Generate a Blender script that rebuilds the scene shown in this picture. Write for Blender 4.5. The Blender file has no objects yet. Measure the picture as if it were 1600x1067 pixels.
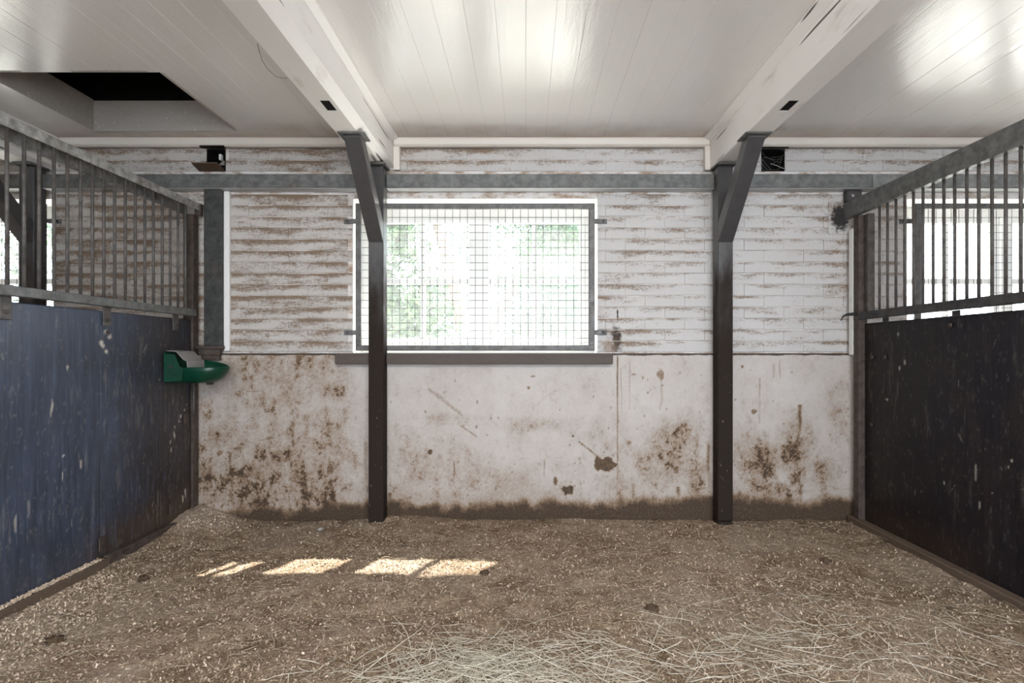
import bpy, bmesh, math, random
import numpy as np
from mathutils import Vector, Matrix

random.seed(7)
rng = np.random.default_rng(11)
SC = bpy.context.scene
COL = SC.collection

# ------------------------------------------------------------------ camera, sky, sun, added fill lights, exposure
F = 907.0                      # focal length in pixels of the 1600 px frame
CH = 1.09                      # eye height
cam_d = bpy.data.cameras.new('camera')
cam_d.sensor_width = 36.0
cam_d.lens = F / 1600 * 36
cam_d.shift_x = -22 / 1600
cam_d.shift_y = 18.5 / 1600
cam_d.clip_start = 0.02
cam = bpy.data.objects.new('camera', cam_d)
cam.location = (0, 0, CH)
cam.rotation_euler = (math.radians(90), 0, 0)
COL.objects.link(cam)
SC.camera = cam

world = bpy.data.worlds.new('sky')
SC.world = world
world.use_nodes = True
bg = world.node_tree.nodes['Background']
bg.inputs['Color'].default_value = (0.80, 0.90, 1.0, 1)
bg.inputs['Strength'].default_value = 9.5

sun_d = bpy.data.lights.new('sun', 'SUN')
sun_d.energy = 27.0
sun_d.color = (1.0, 0.95, 0.87)
sun_d.angle = math.radians(0.6)
sun = bpy.data.objects.new('sun', sun_d)
sun.rotation_euler = Vector((-0.50, -1.0, -1.6)).to_track_quat('-Z', 'Y').to_euler()
sun.location = (6, 12, 20)
COL.objects.link(sun)

# unseen fill light added behind the viewer, set in the aisle door opening
back_fill_d = bpy.data.lights.new('aisle_back_fill', 'AREA')
back_fill_d.shape = 'RECTANGLE'
back_fill_d.size, back_fill_d.size_y = 4.2, 2.0
back_fill_d.energy = 24.0
back_fill_d.color = (1.0, 0.955, 0.91)
back_fill = bpy.data.objects.new('aisle_back_fill', back_fill_d)
back_fill.location = (0.9, -3.05, 1.35)
back_fill.rotation_euler = (math.radians(90), 0, 0)
COL.objects.link(back_fill)

# area light added under the unseen aisle ceiling to brighten the foreground floor
floor_fill_d = bpy.data.lights.new('aisle_floor_fill', 'AREA')
floor_fill_d.shape = 'RECTANGLE'
floor_fill_d.size, floor_fill_d.size_y = 3.4, 0.5
floor_fill_d.energy = 122.0
floor_fill_d.color = (1.0, 0.98, 0.955)
floor_fill = bpy.data.objects.new('aisle_floor_fill', floor_fill_d)
floor_fill.location = (0.1, -0.55, 2.42)
floor_fill.rotation_euler = (math.radians(28), 0, 0)
COL.objects.link(floor_fill)

SC.view_settings.view_transform = 'Standard'
SC.view_settings.look = 'None'
SC.view_settings.gamma = 1.0
SC.view_settings.use_curve_mapping = False
SC.view_settings.exposure = 0.0
try:
    SC.cycles.max_bounces = 10
    SC.cycles.diffuse_bounces = 6
    SC.cycles.glossy_bounces = 4
    SC.cycles.transparent_max_bounces = 16
    SC.cycles.caustics_reflective = False
    SC.cycles.caustics_refractive = False
    SC.cycles.sample_clamp_indirect = 6.0
    SC.cycles.use_denoising = True
except Exception:
    pass

# ------------------------------------------------------------------ helpers: meshes
class MB:
    def __init__(self):
        self.v, self.f, self.s = [], [], []
    def add(self, vs, fs, smooth=False):
        o = len(self.v)
        self.v += [tuple(p) for p in vs]
        self.f += [tuple(i + o for i in f) for f in fs]
        self.s += [smooth] * len(fs)
        return self
    def box(self, x0, x1, y0, y1, z0, z1):
        vs = [(x0,y0,z0),(x1,y0,z0),(x1,y1,z0),(x0,y1,z0),(x0,y0,z1),(x1,y0,z1),(x1,y1,z1),(x0,y1,z1)]
        return self.add(vs, [(3,2,1,0),(4,5,6,7),(0,1,5,4),(1,2,6,5),(2,3,7,6),(3,0,4,7)])
    def prism(self, poly, axis, a, b):
        n = len(poly)
        def P(p, t):
            if axis == 'x': return (t, p[0], p[1])
            if axis == 'y': return (p[0], t, p[1])
            return (p[0], p[1], t)
        vs = [P(p, a) for p in poly] + [P(p, b) for p in poly]
        fs = [tuple(range(n)), tuple(range(2*n-1, n-1, -1))]
        fs += [(i, i+n, (i+1) % n + n, (i+1) % n) for i in range(n)]
        return self.add(vs, fs)
    def tube(self, pts, r, sides=8, cap=True, smooth=True):
        pts = [Vector(p) for p in pts]
        rs = r if isinstance(r, (list, tuple)) else [r] * len(pts)
        vs, fs = [], []
        up = Vector((0.13, 0.21, 0.97))
        for i, p in enumerate(pts):
            d = (pts[min(i+1, len(pts)-1)] - pts[max(i-1, 0)]).normalized()
            if abs(d.dot(up)) > 0.95: up = Vector((0.9, 0.3, 0.1))
            a = d.cross(up).normalized(); b = d.cross(a)
            for k in range(sides):
                t = 2*math.pi*k/sides
                vs.append(p + (a*math.cos(t) + b*math.sin(t)) * rs[i])
        for i in range(len(pts)-1):
            for k in range(sides):
                k2 = (k+1) % sides
                fs.append((i*sides+k, i*sides+k2, (i+1)*sides+k2, (i+1)*sides+k))
        self.add(vs, fs, smooth)
        if cap:
            n = len(vs); o = len(self.v) - n
            self.f.append(tuple(o + k for k in range(sides-1, -1, -1))); self.s.append(False)
            self.f.append(tuple(o + n - sides + k for k in range(sides))); self.s.append(False)
        return self
    def mesh(self, name, bevel=0.0, segs=1):
        me = bpy.data.meshes.new(name)
        bm = bmesh.new()
        vs = [bm.verts.new(p) for p in self.v]
        for f, s in zip(self.f, self.s):
            try:
                fc = bm.faces.new([vs[i] for i in f]); fc.smooth = s
            except ValueError:
                pass
        bmesh.ops.recalc_face_normals(bm, faces=bm.faces)
        if bevel:
            ed = [e for e in bm.edges if len(e.link_faces) == 2 and e.calc_face_angle(0) > 0.5]
            bmesh.ops.bevel(bm, geom=ed, offset=bevel, segments=segs, profile=0.5, affect='EDGES', clamp_overlap=True)
        bm.to_mesh(me); bm.free()
        return me
    def build(self, name, m, parent=None, bevel=0.0, segs=1):
        return link(name, self.mesh(name, bevel, segs), m, parent)

def link(name, me, m, parent=None, loc=None):
    o = bpy.data.objects.new(name, me)
    COL.objects.link(o)
    if m is not None and not me.materials: me.materials.append(m)
    if parent is not None:
        o.parent = parent
        w = Vector(parent.location)
        p = parent.parent
        while p is not None:
            w += Vector(p.location); p = p.parent
        o.location = (Vector(loc) if loc else Vector((0,0,0))) - w
    elif loc: o.location = loc
    return o

def tag(o, label=None, cat=None, group=None, kind=None):
    if label: o['label'] = label
    if cat: o['category'] = cat
    if group: o['group'] = group
    if kind: o['kind'] = kind
    return o

def thing(name, loc, label, cat, group=None, kind=None):
    o = bpy.data.objects.new(name, None)
    o.empty_display_size = 0.1
    o.location = loc
    COL.objects.link(o)
    return tag(o, label, cat, group, kind)

def grid_mesh(name, P, attrs=None, smooth=True):
    """P: (n, m, 3) array of points -> quad grid mesh, with float point attributes."""
    n, m = P.shape[:2]
    me = bpy.data.meshes.new(name)
    idx = np.arange(n*m).reshape(n, m)
    q = np.stack([idx[:-1,:-1], idx[1:,:-1], idx[1:,1:], idx[:-1,1:]], -1).reshape(-1, 4)
    me.vertices.add(n*m)
    me.vertices.foreach_set('co', P.reshape(-1).astype(np.float32))
    me.loops.add(q.size)
    me.loops.foreach_set('vertex_index', q.reshape(-1).astype(np.int32))
    me.polygons.add(len(q))
    me.polygons.foreach_set('loop_start', np.arange(0, q.size, 4, dtype=np.int32))
    me.polygons.foreach_set('loop_total', np.full(len(q), 4, np.int32))
    me.polygons.foreach_set('use_smooth', np.full(len(q), smooth, bool))
    for k, a in (attrs or {}).items():
        at = me.attributes.new(k, 'FLOAT', 'POINT')
        at.data.foreach_set('value', a.reshape(-1).astype(np.float32))
    me.update(calc_edges=True); me.validate()
    return me

def poly_mesh(name, V, Q, attr=None):
    """V (N,3), Q (M,k) -> mesh."""
    me = bpy.data.meshes.new(name)
    k = Q.shape[1]
    me.vertices.add(len(V)); me.vertices.foreach_set('co', V.reshape(-1).astype(np.float32))
    me.loops.add(Q.size); me.loops.foreach_set('vertex_index', Q.reshape(-1).astype(np.int32))
    me.polygons.add(len(Q))
    me.polygons.foreach_set('loop_start', np.arange(0, Q.size, k, dtype=np.int32))
    me.polygons.foreach_set('loop_total', np.full(len(Q), k, np.int32))
    if attr is not None:
        at = me.attributes.new('tone', 'FLOAT', 'POINT')
        at.data.foreach_set('value', attr.reshape(-1).astype(np.float32))
    me.update(calc_edges=True)
    return me

def vnoise(x, y, seed):
    L = np.random.default_rng(seed).random((256, 256))
    xi = np.floor(x).astype(int); yi = np.floor(y).astype(int)
    fx = x - xi; fy = y - yi
    fx = fx*fx*(3-2*fx); fy = fy*fy*(3-2*fy)
    a = L[xi % 256, yi % 256]; b = L[(xi+1) % 256, yi % 256]
    c = L[xi % 256, (yi+1) % 256]; d = L[(xi+1) % 256, (yi+1) % 256]
    return (a*(1-fx)+b*fx)*(1-fy) + (c*(1-fx)+d*fx)*fy

def fbm(x, y, scale, octs=4, seed=0, gain=0.5):
    t = np.zeros_like(x); s = 0; a = 1.0
    for o in range(octs):
        t += a * vnoise(x*scale*2**o + 17.3*o, y*scale*2**o + 9.1*o, seed+o)
        s += a; a *= gain
    return t / s

def sstep(a, b, x):
    t = np.clip((x-a)/(b-a), 0, 1)
    return t*t*(3-2*t)

# ------------------------------------------------------------------ helpers: materials
class NT:
    def __init__(self, name, rough=0.6, spec=0.5, metal=0.0):
        self.m = bpy.data.materials.new(name)
        self.m.use_nodes = True
        self.t = self.m.node_tree
        self.b = self.t.nodes['Principled BSDF']
        self.b.inputs['Roughness'].default_value = rough
        self.b.inputs['Specular IOR Level'].default_value = spec
        self.b.inputs['Metallic'].default_value = metal
        self._pos = None
    def n(self, typ, **kw):
        nd = self.t.nodes.new(typ)
        for k, v in kw.items(): setattr(nd, k, v)
        return nd
    def put(self, sock, val):
        if isinstance(val, bpy.types.NodeSocket): self.t.links.new(val, sock)
        elif isinstance(val, (tuple, list)) and len(val) == 3 and sock.type == 'RGBA': sock.default_value = (*val, 1)
        else: sock.default_value = val
    def pos(self):
        if self._pos is None: self._pos = self.n('ShaderNodeNewGeometry').outputs['Position']
        return self._pos
    def gen(self): return self.n('ShaderNodeTexCoord').outputs['Generated']
    def rand(self): return self.n('ShaderNodeObjectInfo').outputs['Random']
    def attr(self, name): return self.n('ShaderNodeAttribute', attribute_name=name).outputs['Fac']
    def xyz(self, v):
        s = self.n('ShaderNodeSeparateXYZ'); self.put(s.inputs[0], v); return s.outputs
    def vm(self, op, a, b):
        nd = self.n('ShaderNodeVectorMath', operation=op); self.put(nd.inputs[0], a); self.put(nd.inputs[1], b)
        return nd.outputs['Value'] if op == 'LENGTH' else nd.outputs[0]
    def noise(self, scale=5, detail=4, stretch=(1,1,1), rough=0.55, v=None, dist=0.0):
        nd = self.n('ShaderNodeTexNoise')
        vec = v if v is not None else self.pos()
        if stretch != (1,1,1): vec = self.vm('MULTIPLY', vec, stretch)
        self.put(nd.inputs['Vector'], vec)
        nd.inputs['Scale'].default_value = scale; nd.inputs['Detail'].default_value = detail
        nd.inputs['Roughness'].default_value = rough; nd.inputs['Distortion'].default_value = dist
        return nd.outputs['Fac']
    def math(self, op, a, b=0.0, clamp=False):
        nd = self.n('ShaderNodeMath', operation=op, use_clamp=clamp); self.put(nd.inputs[0], a); self.put(nd.inputs[1], b)
        return nd.outputs[0]
    def ramp(self, x, a, b, lo=0.0, hi=1.0):
        nd = self.n('ShaderNodeMapRange', interpolation_type='SMOOTHSTEP', clamp=True)
        self.put(nd.inputs[0], x); self.put(nd.inputs[1], a); self.put(nd.inputs[2], b)
        nd.inputs[3].default_value = lo; nd.inputs[4].default_value = hi
        return nd.outputs[0]
    def mix(self, f, a, b):
        nd = self.n('ShaderNodeMix', data_type='RGBA')
        self.put(nd.inputs[0], f); self.put(nd.inputs[6], a); self.put(nd.inputs[7], b)
        return nd.outputs[2]
    def ell(self, c, r, soft=0.35, wob=None):
        d = self.vm('MULTIPLY', self.vm('SUBTRACT', self.pos(), c), (1/r[0], 0.0, 1/r[1]))
        nd = self.n('ShaderNodeVectorMath', operation='LENGTH'); self.put(nd.inputs[0], d)
        l = nd.outputs['Value']
        if wob is not None: l = self.math('ADD', l, wob)
        return self.ramp(l, 1+soft, 1-soft)
    def bump(self, h, strength=0.3, dist=0.01):
        nd = self.n('ShaderNodeBump'); nd.inputs['Strength'].default_value = strength; nd.inputs['Distance'].default_value = dist
        self.put(nd.inputs['Height'], h); self.t.links.new(nd.outputs[0], self.b.inputs['Normal'])
    def col(self, c): self.put(self.b.inputs['Base Color'], c); return self
    def rgh(self, r): self.put(self.b.inputs['Roughness'], r); return self

PAINT = (0.76, 0.725, 0.70)
BROWN = (0.125, 0.075, 0.045)

def wx(px, s=235.6): return (px - 822) / s
def wz(py, s=235.6): return CH + (552 - py) / s

# painted brick of the upper wall
def m_brick():
    k = NT('painted_brick', 0.6, 0.3)
    g = k.xyz(k.gen()); p = k.xyz(k.pos())
    big = k.noise(1.6, 3); streak = k.noise(5, 5, (1, 1, 4.5), 0.62)
    fine = k.noise(70, 4, (1, 1, 1.3), 0.65)
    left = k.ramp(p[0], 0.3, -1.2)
    top = k.ramp(g[2], 0.25, 1.0)                         # dust settles on the upper arris of each brick
    amt = k.math('ADD', k.math('MULTIPLY', top, 0.26), k.math('MULTIPLY', streak, 1.25))
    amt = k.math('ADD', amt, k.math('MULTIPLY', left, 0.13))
    amt = k.math('ADD', amt, k.math('MULTIPLY', k.math('SUBTRACT', k.rand(), 0.5), 0.07))
    amt = k.math('ADD', amt, k.math('MULTIPLY', k.math('SUBTRACT', fine, 0.5), 0.75))
    amt = k.math('ADD', amt, k.math('MULTIPLY', k.math('SUBTRACT', big, 0.5), 0.5))
    d = k.ramp(amt, 0.70, 1.12)
    tone = k.mix(k.noise(3, 3), (0.60, 0.585, 0.575), (0.49, 0.465, 0.45))
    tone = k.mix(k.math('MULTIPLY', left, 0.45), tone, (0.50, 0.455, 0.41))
    c = k.mix(k.math('MULTIPLY', d, 0.88), tone, (0.17, 0.103, 0.054))
    w = k.math('MULTIPLY', k.math('SUBTRACT', k.noise(32, 5), 0.5), 2.4)
    c = k.mix(k.ell((wx(963), 3.85, wz(531)), (0.030, 0.085), 0.5, w), c, (0.045, 0.028, 0.018))
    c = k.mix(k.math('MULTIPLY', k.ell((wx(952), 3.85, wz(543)), (0.045, 0.05), 0.8, w), 0.6), c, (0.22, 0.13, 0.08))
    c = k.mix(k.ell((wx(1312), 3.85, wz(341)), (0.058, 0.085), 0.35, w), c, (0.03, 0.026, 0.025))
    c = k.mix(k.ell((wx(965), 3.85, wz(492)), (0.006, 0.03), 0.4, w), c, (0.03, 0.025, 0.022))
    k.col(c); k.bump(k.math('ADD', k.noise(45, 5), k.math('MULTIPLY', k.noise(9, 3), 1.2)), 0.5, 0.006)
    return k.m

def m_mortar():
    k = NT('painted_mortar', 0.7, 0.2)
    c = k.mix(k.ramp(k.noise(9, 5, (1,1,2), 0.65), 0.42, 0.68), (0.72, 0.68, 0.655), (0.36, 0.25, 0.17))
    k.col(c); k.bump(k.noise(50, 4), 0.4, 0.005)
    return k.m

def m_reveal():
    k = NT('white_reveal_paint', 0.55, 0.3)
    k.col(k.mix(k.ramp(k.noise(12, 4), 0.55, 0.8), (0.84, 0.83, 0.81), (0.7, 0.66, 0.6)))
    return k.m

def m_plaster():
    k = NT('dirty_plaster', 0.6, 0.3)
    d = k.attr('dirt')
    f = k.noise(120, 3, (1,1,0.7), 0.7)
    d2 = k.math('ADD', d, k.math('MULTIPLY', k.math('SUBTRACT', f, 0.5), k.ramp(d, 0.04, 0.5, 0.10, 0.75)), True)
    tone = k.mix(k.noise(2.2, 4), (0.60, 0.57, 0.55), (0.50, 0.465, 0.44))
    c = k.mix(k.math('MULTIPLY', d2, 1.35, True), tone, (0.24, 0.158, 0.098))
    c = k.mix(k.ramp(d2, 0.55, 1.1), c, (0.042, 0.028, 0.019))
    z = k.xyz(k.pos())[2]
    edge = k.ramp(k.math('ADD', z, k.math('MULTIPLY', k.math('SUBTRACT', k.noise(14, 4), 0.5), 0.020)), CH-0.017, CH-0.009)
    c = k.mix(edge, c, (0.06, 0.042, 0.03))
    k.col(c); k.rgh(k.ramp(d, 0, 1, 0.5, 0.8))
    k.bump(k.math('ADD', k.noise(60, 5), k.math('MULTIPLY', d, 0.6)), 0.35, 0.004)
    return k.m

def m_ceiling():
    k = NT('gloss_ceiling_paint', 0.22, 0.85)
    p = k.xyz(k.pos())
    grain = k.noise(14, 5, (1, 0.12, 1), 0.6, dist=0.6)
    spots = k.ramp(k.noise(30, 2, (1, 0.45, 1)), 0.80, 0.86)
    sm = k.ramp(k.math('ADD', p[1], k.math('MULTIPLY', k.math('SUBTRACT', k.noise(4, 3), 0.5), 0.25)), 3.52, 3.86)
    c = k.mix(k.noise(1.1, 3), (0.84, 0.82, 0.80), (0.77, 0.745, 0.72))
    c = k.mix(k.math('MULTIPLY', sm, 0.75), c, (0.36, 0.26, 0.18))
    c = k.mix(k.math('MULTIPLY', spots, 0.7), c, (0.2, 0.16, 0.13))
    k.col(c)
    k.rgh(k.ramp(k.noise(2, 2), 0.2, 0.8, 0.18, 0.24))
    k.bump(k.math('ADD', grain, k.math('MULTIPLY', k.noise(130, 2, (1, 0.5, 1)), 0.25)), 0.55, 0.004)
    return k.m

def m_beam():
    k = NT('beam_paint', 0.4, 0.45)
    c = k.mix(k.noise(2.5, 4, (1, 0.3, 1)), (0.90, 0.885, 0.865), (0.80, 0.765, 0.735))
    c = k.mix(k.math('MULTIPLY', k.ramp(k.noise(9, 5, (1, 0.25, 1), 0.65), 0.55, 0.78), 0.55), c, (0.42, 0.33, 0.26))
    crack = k.ramp(k.noise(22, 1, (0.3, 0.07, 1.6)), 0.70, 0.73)
    c = k.mix(crack, c, (0.07, 0.055, 0.045))
    k.col(c); k.bump(k.noise(20, 5, (1, 0.15, 1)), 0.3, 0.004)
    return k.m

def m_post():
    k = NT('post_grey_and_muck', 0.5, 0.4)
    z = k.xyz(k.pos())[2]
    n = k.noise(9, 5, (1, 1, 0.35), 0.65)
    muck = k.ramp(k.math('ADD', z, k.math('MULTIPLY', k.math('SUBTRACT', n, 0.5), 1.1)), 1.95, 1.15)
    up = k.mix(k.noise(14, 5), (0.05, 0.048, 0.05), (0.085, 0.081, 0.081))
    c = k.mix(muck, up, (0.026, 0.019, 0.015))
    c = k.mix(k.math('MULTIPLY', k.ramp(k.noise(55, 2, (1, 1, 0.6)), 0.68, 0.76), k.ramp(z, 1.4, 0.2)), c, (0.20, 0.165, 0.14))
    k.col(c); k.rgh(k.ramp(muck, 0, 1, 0.33, 0.8)); k.put(k.b.inputs['Specular IOR Level'], k.ramp(muck, 0, 1, 0.5, 0.12)); k.bump(k.noise(60, 4, (1, 1, 0.2)), 0.25, 0.003)
    return k.m

def m_galv(name, a, b, rust=0.35, rough=0.5):
    k = NT(name, rough, 0.35, 0.12)
    c = k.mix(k.ramp(k.noise(22, 5, (1,1,1), 0.65), 0.3, 0.7), a, b)
    c = k.mix(k.math('MULTIPLY', k.ramp(k.noise(7, 5, (1,1,1), 0.7), 0.52, 0.72), rust), c, (0.10, 0.062, 0.04))
    k.col(c); k.rgh(k.ramp(k.noise(30, 3), 0.3, 0.7, rough-0.08, rough+0.15)); k.bump(k.noise(90, 3), 0.2, 0.002)
    return k.m

def m_panel(name, navy, brownness):
    k = NT(name, 0.38, 0.45 if navy[2] > 0.02 else 0.15)
    mk = k.attr('marks'); ru = k.attr('rust')
    v = k.noise(26, 6, (1, 1, 0.09), 0.7)
    c = k.mix(k.ramp(v, 0.35, 0.72), navy, tuple(x*1.8+0.003 for x in navy))
    c = k.mix(k.math('MULTIPLY', k.ramp(k.noise(5, 5, (1,1,0.5), 0.65), 0.42, 0.72), brownness), c, (0.035, 0.025, 0.02))
    c = k.mix(k.math('MULTIPLY', k.ramp(k.math('ADD', k.xyz(k.pos())[1], k.math('MULTIPLY', k.noise(3, 4), 0.6)), 3.2, 3.75), 0.8), c, (0.012, 0.010, 0.010))  # boards darkened in the colour towards the wall, where the window sheen ends
    c = k.mix(ru, c, (0.055, 0.034, 0.022))
    c = k.mix(k.math('MULTIPLY', k.ramp(k.noise(110, 3, (1,1,0.35), 0.7), 0.66, 0.80), 0.35), c, (0.25, 0.23, 0.22))
    c = k.mix(k.math('MULTIPLY', k.ramp(k.noise(75, 4, (1, 1, 0.05), 0.7), 0.52, 0.74), 0.55), c, tuple(x*3.2+0.008 for x in navy))
    c = k.mix(mk, c, (0.56, 0.51, 0.45))
    k.col(c)
    k.rgh(k.math('ADD', k.ramp(v, 0.3, 0.75, 0.30, 0.50), k.math('MULTIPLY', mk, 0.3)))
    k.bump(k.noise(40, 5, (1, 1, 0.12)), 0.25, 0.003)
    return k.m

def m_wood(name, a, b, rough=0.65, st=(0.2, 1, 1)):
    k = NT(name, rough, 0.3)
    n = k.noise(16, 5, st, 0.65)
    c = k.mix(n, a, b)
    c = k.mix(k.math('MULTIPLY', k.ramp(k.noise(60, 4, (1,1,1), 0.7), 0.6, 0.72), 0.5), c, tuple(min(1, x*2.6+0.02) for x in b))
    k.col(c); k.bump(k.noise(40, 4, st), 0.3, 0.003)
    return k.m

def m_floor():
    k = NT('bedding', 0.95, 0.1)
    n = k.noise(7, 6, (1,1,1), 0.7); f = k.noise(150, 3, (1,1,1), 0.7); b = k.noise(1.7, 3)
    c = k.mix(k.ramp(n, 0.3, 0.72), (0.27, 0.18, 0.112), (0.64, 0.49, 0.36))
    c = k.mix(k.ramp(f, 0.42, 0.58), k.mix(0.62, c, (0.04, 0.027, 0.018)), c)
    c = k.mix(k.math('MULTIPLY', k.ramp(b, 0.45, 0.65), 0.35), c, (0.13, 0.09, 0.06))
    c = k.mix(k.attr('pale'), c, (0.52, 0.44, 0.37))
    k.col(c); k.bump(k.math('ADD', f, k.math('MULTIPLY', n, 2)), 1.0, 0.011)
    return k.m

def m_tone(name, a, b, rough=0.8, trans=0.0):
    k = NT(name, rough, 0.2)
    k.col(k.mix(k.attr('tone'), a, b))
    return k.m

def m_plain(name, c, rough=0.6, var=0.25, spec=0.4, metal=0.0, sc=14):
    k = NT(name, rough, spec, metal)
    k.col(k.mix(k.noise(sc, 4), tuple(x*(1-var) for x in c), tuple(min(1, x*(1+var)) for x in c)))
    return k.m

def m_glass():
    m = bpy.data.materials.new('dusty_pane')
    m.use_nodes = True
    t = m.node_tree; t.nodes.clear()
    out = t.nodes.new('ShaderNodeOutputMaterial')
    tr = t.nodes.new('ShaderNodeBsdfTransparent'); tr.inputs[0].default_value = (0.96, 0.98, 0.97, 1)
    du = t.nodes.new('ShaderNodeBsdfTranslucent'); du.inputs[0].default_value = (0.92, 0.94, 0.93, 1)
    gl = t.nodes.new('ShaderNodeBsdfGlossy'); gl.inputs['Roughness'].default_value = 0.05
    nz = t.nodes.new('ShaderNodeTexNoise'); nz.inputs['Scale'].default_value = 6; nz.inputs['Detail'].default_value = 5
    geo = t.nodes.new('ShaderNodeNewGeometry'); t.links.new(geo.outputs['Position'], nz.inputs['Vector'])
    mr = t.nodes.new('ShaderNodeMapRange'); mr.inputs[1].default_value = 0.3; mr.inputs[2].default_value = 0.7
    mr.inputs[3].default_value = 0.05; mr.inputs[4].default_value = 0.09
    t.links.new(nz.outputs['Fac'], mr.inputs[0])
    a = t.nodes.new('ShaderNodeMixShader'); b = t.nodes.new('ShaderNodeMixShader')
    t.links.new(mr.outputs[0], a.inputs[0]); t.links.new(tr.outputs[0], a.inputs[1]); t.links.new(du.outputs[0], a.inputs[2])
    b.inputs[0].default_value = 0.05
    t.links.new(a.outputs[0], b.inputs[1]); t.links.new(gl.outputs[0], b.inputs[2])
    t.links.new(b.outputs[0], out.inputs[0])
    return m

M = dict(
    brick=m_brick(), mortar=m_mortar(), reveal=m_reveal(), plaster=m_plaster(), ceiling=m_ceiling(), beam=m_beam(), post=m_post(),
    rail=m_galv('galvanised_rail', (0.10, 0.102, 0.10), (0.19, 0.193, 0.186), 0.35),
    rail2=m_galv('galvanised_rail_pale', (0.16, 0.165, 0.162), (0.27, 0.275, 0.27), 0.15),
    column=m_galv('column_steel', (0.035, 0.037, 0.036), (0.075, 0.077, 0.073), 0.3),
    bar=m_galv('bar_steel', (0.062, 0.055, 0.052), (0.13, 0.12, 0.113), 0.55),
    top=m_galv('galvanised_top_rail', (0.16, 0.16, 0.156), (0.42, 0.41, 0.395), 0.40),
    guard=m_galv('guard_steel', (0.10, 0.098, 0.096), (0.17, 0.165, 0.16), 0.25, 0.5),
    lit_underside=m_plain('lit_zinc', (0.42, 0.43, 0.43), 0.3, 0.25, 0.6, 0.3),  # paler zinc, window light on the rail underside put into the colour
    wire=m_plain('guard_wire', (0.06, 0.063, 0.062), 0.6, 0.2, 0.3, 0.0),
    rust=m_galv('rusty_steel', (0.05, 0.037, 0.031), (0.10, 0.08, 0.07), 0.6, 0.6),
    dark=m_galv('dark_steel', (0.03, 0.029, 0.03), (0.065, 0.062, 0.062), 0.4),
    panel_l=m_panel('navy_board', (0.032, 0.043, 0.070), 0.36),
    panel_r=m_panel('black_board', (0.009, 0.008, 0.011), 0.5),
    sill=m_wood('dark_sill_wood', (0.055, 0.042, 0.035), (0.13, 0.105, 0.09)),
    kerb=m_wood('muddy_kerb', (0.075, 0.05, 0.036), (0.15, 0.11, 0.08), 0.8, (1, 0.2, 1)),
    floor=m_floor(),
    straw=m_tone('straw', (0.30, 0.22, 0.13), (0.68, 0.60, 0.45), 0.65),
    shav=m_tone('shavings', (0.18, 0.115, 0.07), (0.76, 0.63, 0.50), 0.85),
    hay=m_tone('hay', (0.38, 0.32, 0.22), (0.84, 0.79, 0.69), 0.65),
    clod=m_plain('dung', (0.085, 0.056, 0.036), 0.9, 0.5, 0.2, 0, 60),
    frame=m_plain('white_window_paint', (0.80, 0.80, 0.79), 0.4, 0.05),
    glass=m_glass(),
    green=m_plain('green_enamel', (0.003, 0.040, 0.022), 0.32, 0.5, 0.4, 0, 18),
    pale=m_plain('worn_zinc', (0.36, 0.34, 0.33), 0.45, 0.3, 0.5, 0.4),
    void=m_plain('shade_black', (0.012, 0.011, 0.010), 0.95, 0.3, 0.1),  # near black, the shade inside recesses put into the colour
    trim=m_wood('cream_trim', (0.70, 0.63, 0.55), (0.80, 0.75, 0.69), 0.5),
    cream=m_wood('hatch_boards', (0.36, 0.32, 0.285), (0.47, 0.43, 0.39), 0.6),
    flap=m_plain('rusty_flap', (0.13, 0.085, 0.06), 0.7, 0.4, 0.3, 0.2),
    web=m_plain('cobweb', (0.25, 0.24, 0.23), 0.9, 0.2),
    string=m_plain('brown_string', (0.10, 0.065, 0.04), 0.8, 0.2),
    lawn=m_plain('gravel_yard', (0.62, 0.60, 0.55), 0.9, 0.3, 0.1, 0, 3),
    leaf=m_tone('leaf', (0.03, 0.075, 0.035), (0.095, 0.165, 0.075), 0.5),
    bark=m_plain('bark', (0.20, 0.16, 0.13), 0.9, 0.3, 0.1, 0, 8),
    far=m_plain('lime_wash', (0.66, 0.63, 0.60), 0.8, 0.1, 0.2, 0, 4),
    roof=m_plain('dark_roof_board', (0.05, 0.042, 0.036), 0.9, 0.2, 0.1),
)

# ------------------------------------------------------------------ structure
WY = 3.85            # face of the brick
PY = 3.82            # face of the plastered lower wall
OUT = 4.20           # outer face
CZ = CH + 1.418      # ceiling
WIN = [(-3.61, 'window_2'), (0.0, 'window_1'), (3.676, 'window_3')]
OX0, OX1, OZ0, OZ1 = wx(551), wx(934), CH, wz(310)
XE = 6.6
POSTS = [-3.187, -0.957, 1.271]
HOLES = [(wx(323), wx(352)), (wx(1190), wx(1226))]       # gaps in the two courses above the rail

wall = MB()
edges = [-XE] + sorted(sum([[s+OX0, s+OX1] for s, _ in WIN], [])) + [XE]
for i in range(0, len(edges), 2):
    wall.box(edges[i], edges[i+1], WY+0.006, OUT, OZ0, OZ1)
wall.box(-XE, XE, WY+0.006, OUT, -0.3, OZ0)
hz0, hz1 = 2.298, 2.447
wall.box(-XE, XE, WY+0.006, OUT, OZ1, hz0)
e2 = [-XE, HOLES[0][0], HOLES[0][1], HOLES[1][0], HOLES[1][1], XE]
for i in range(0, 6, 2): wall.box(e2[i], e2[i+1], WY+0.006, OUT, hz0, hz1)
wall.box(-XE, XE, WY+0.06, OUT, hz1, hz1+0.022); wall.box(-XE, XE, WY+0.006, OUT, hz1+0.022, 4.3)
for a, b in HOLES: wall.box(a, b, WY+0.16, OUT, hz0, hz1)
wall_back = wall.build('wall_back', M['mortar'])
tag(wall_back, 'dirty whitewashed stable wall of painted brick above plaster', kind='structure')

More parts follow.
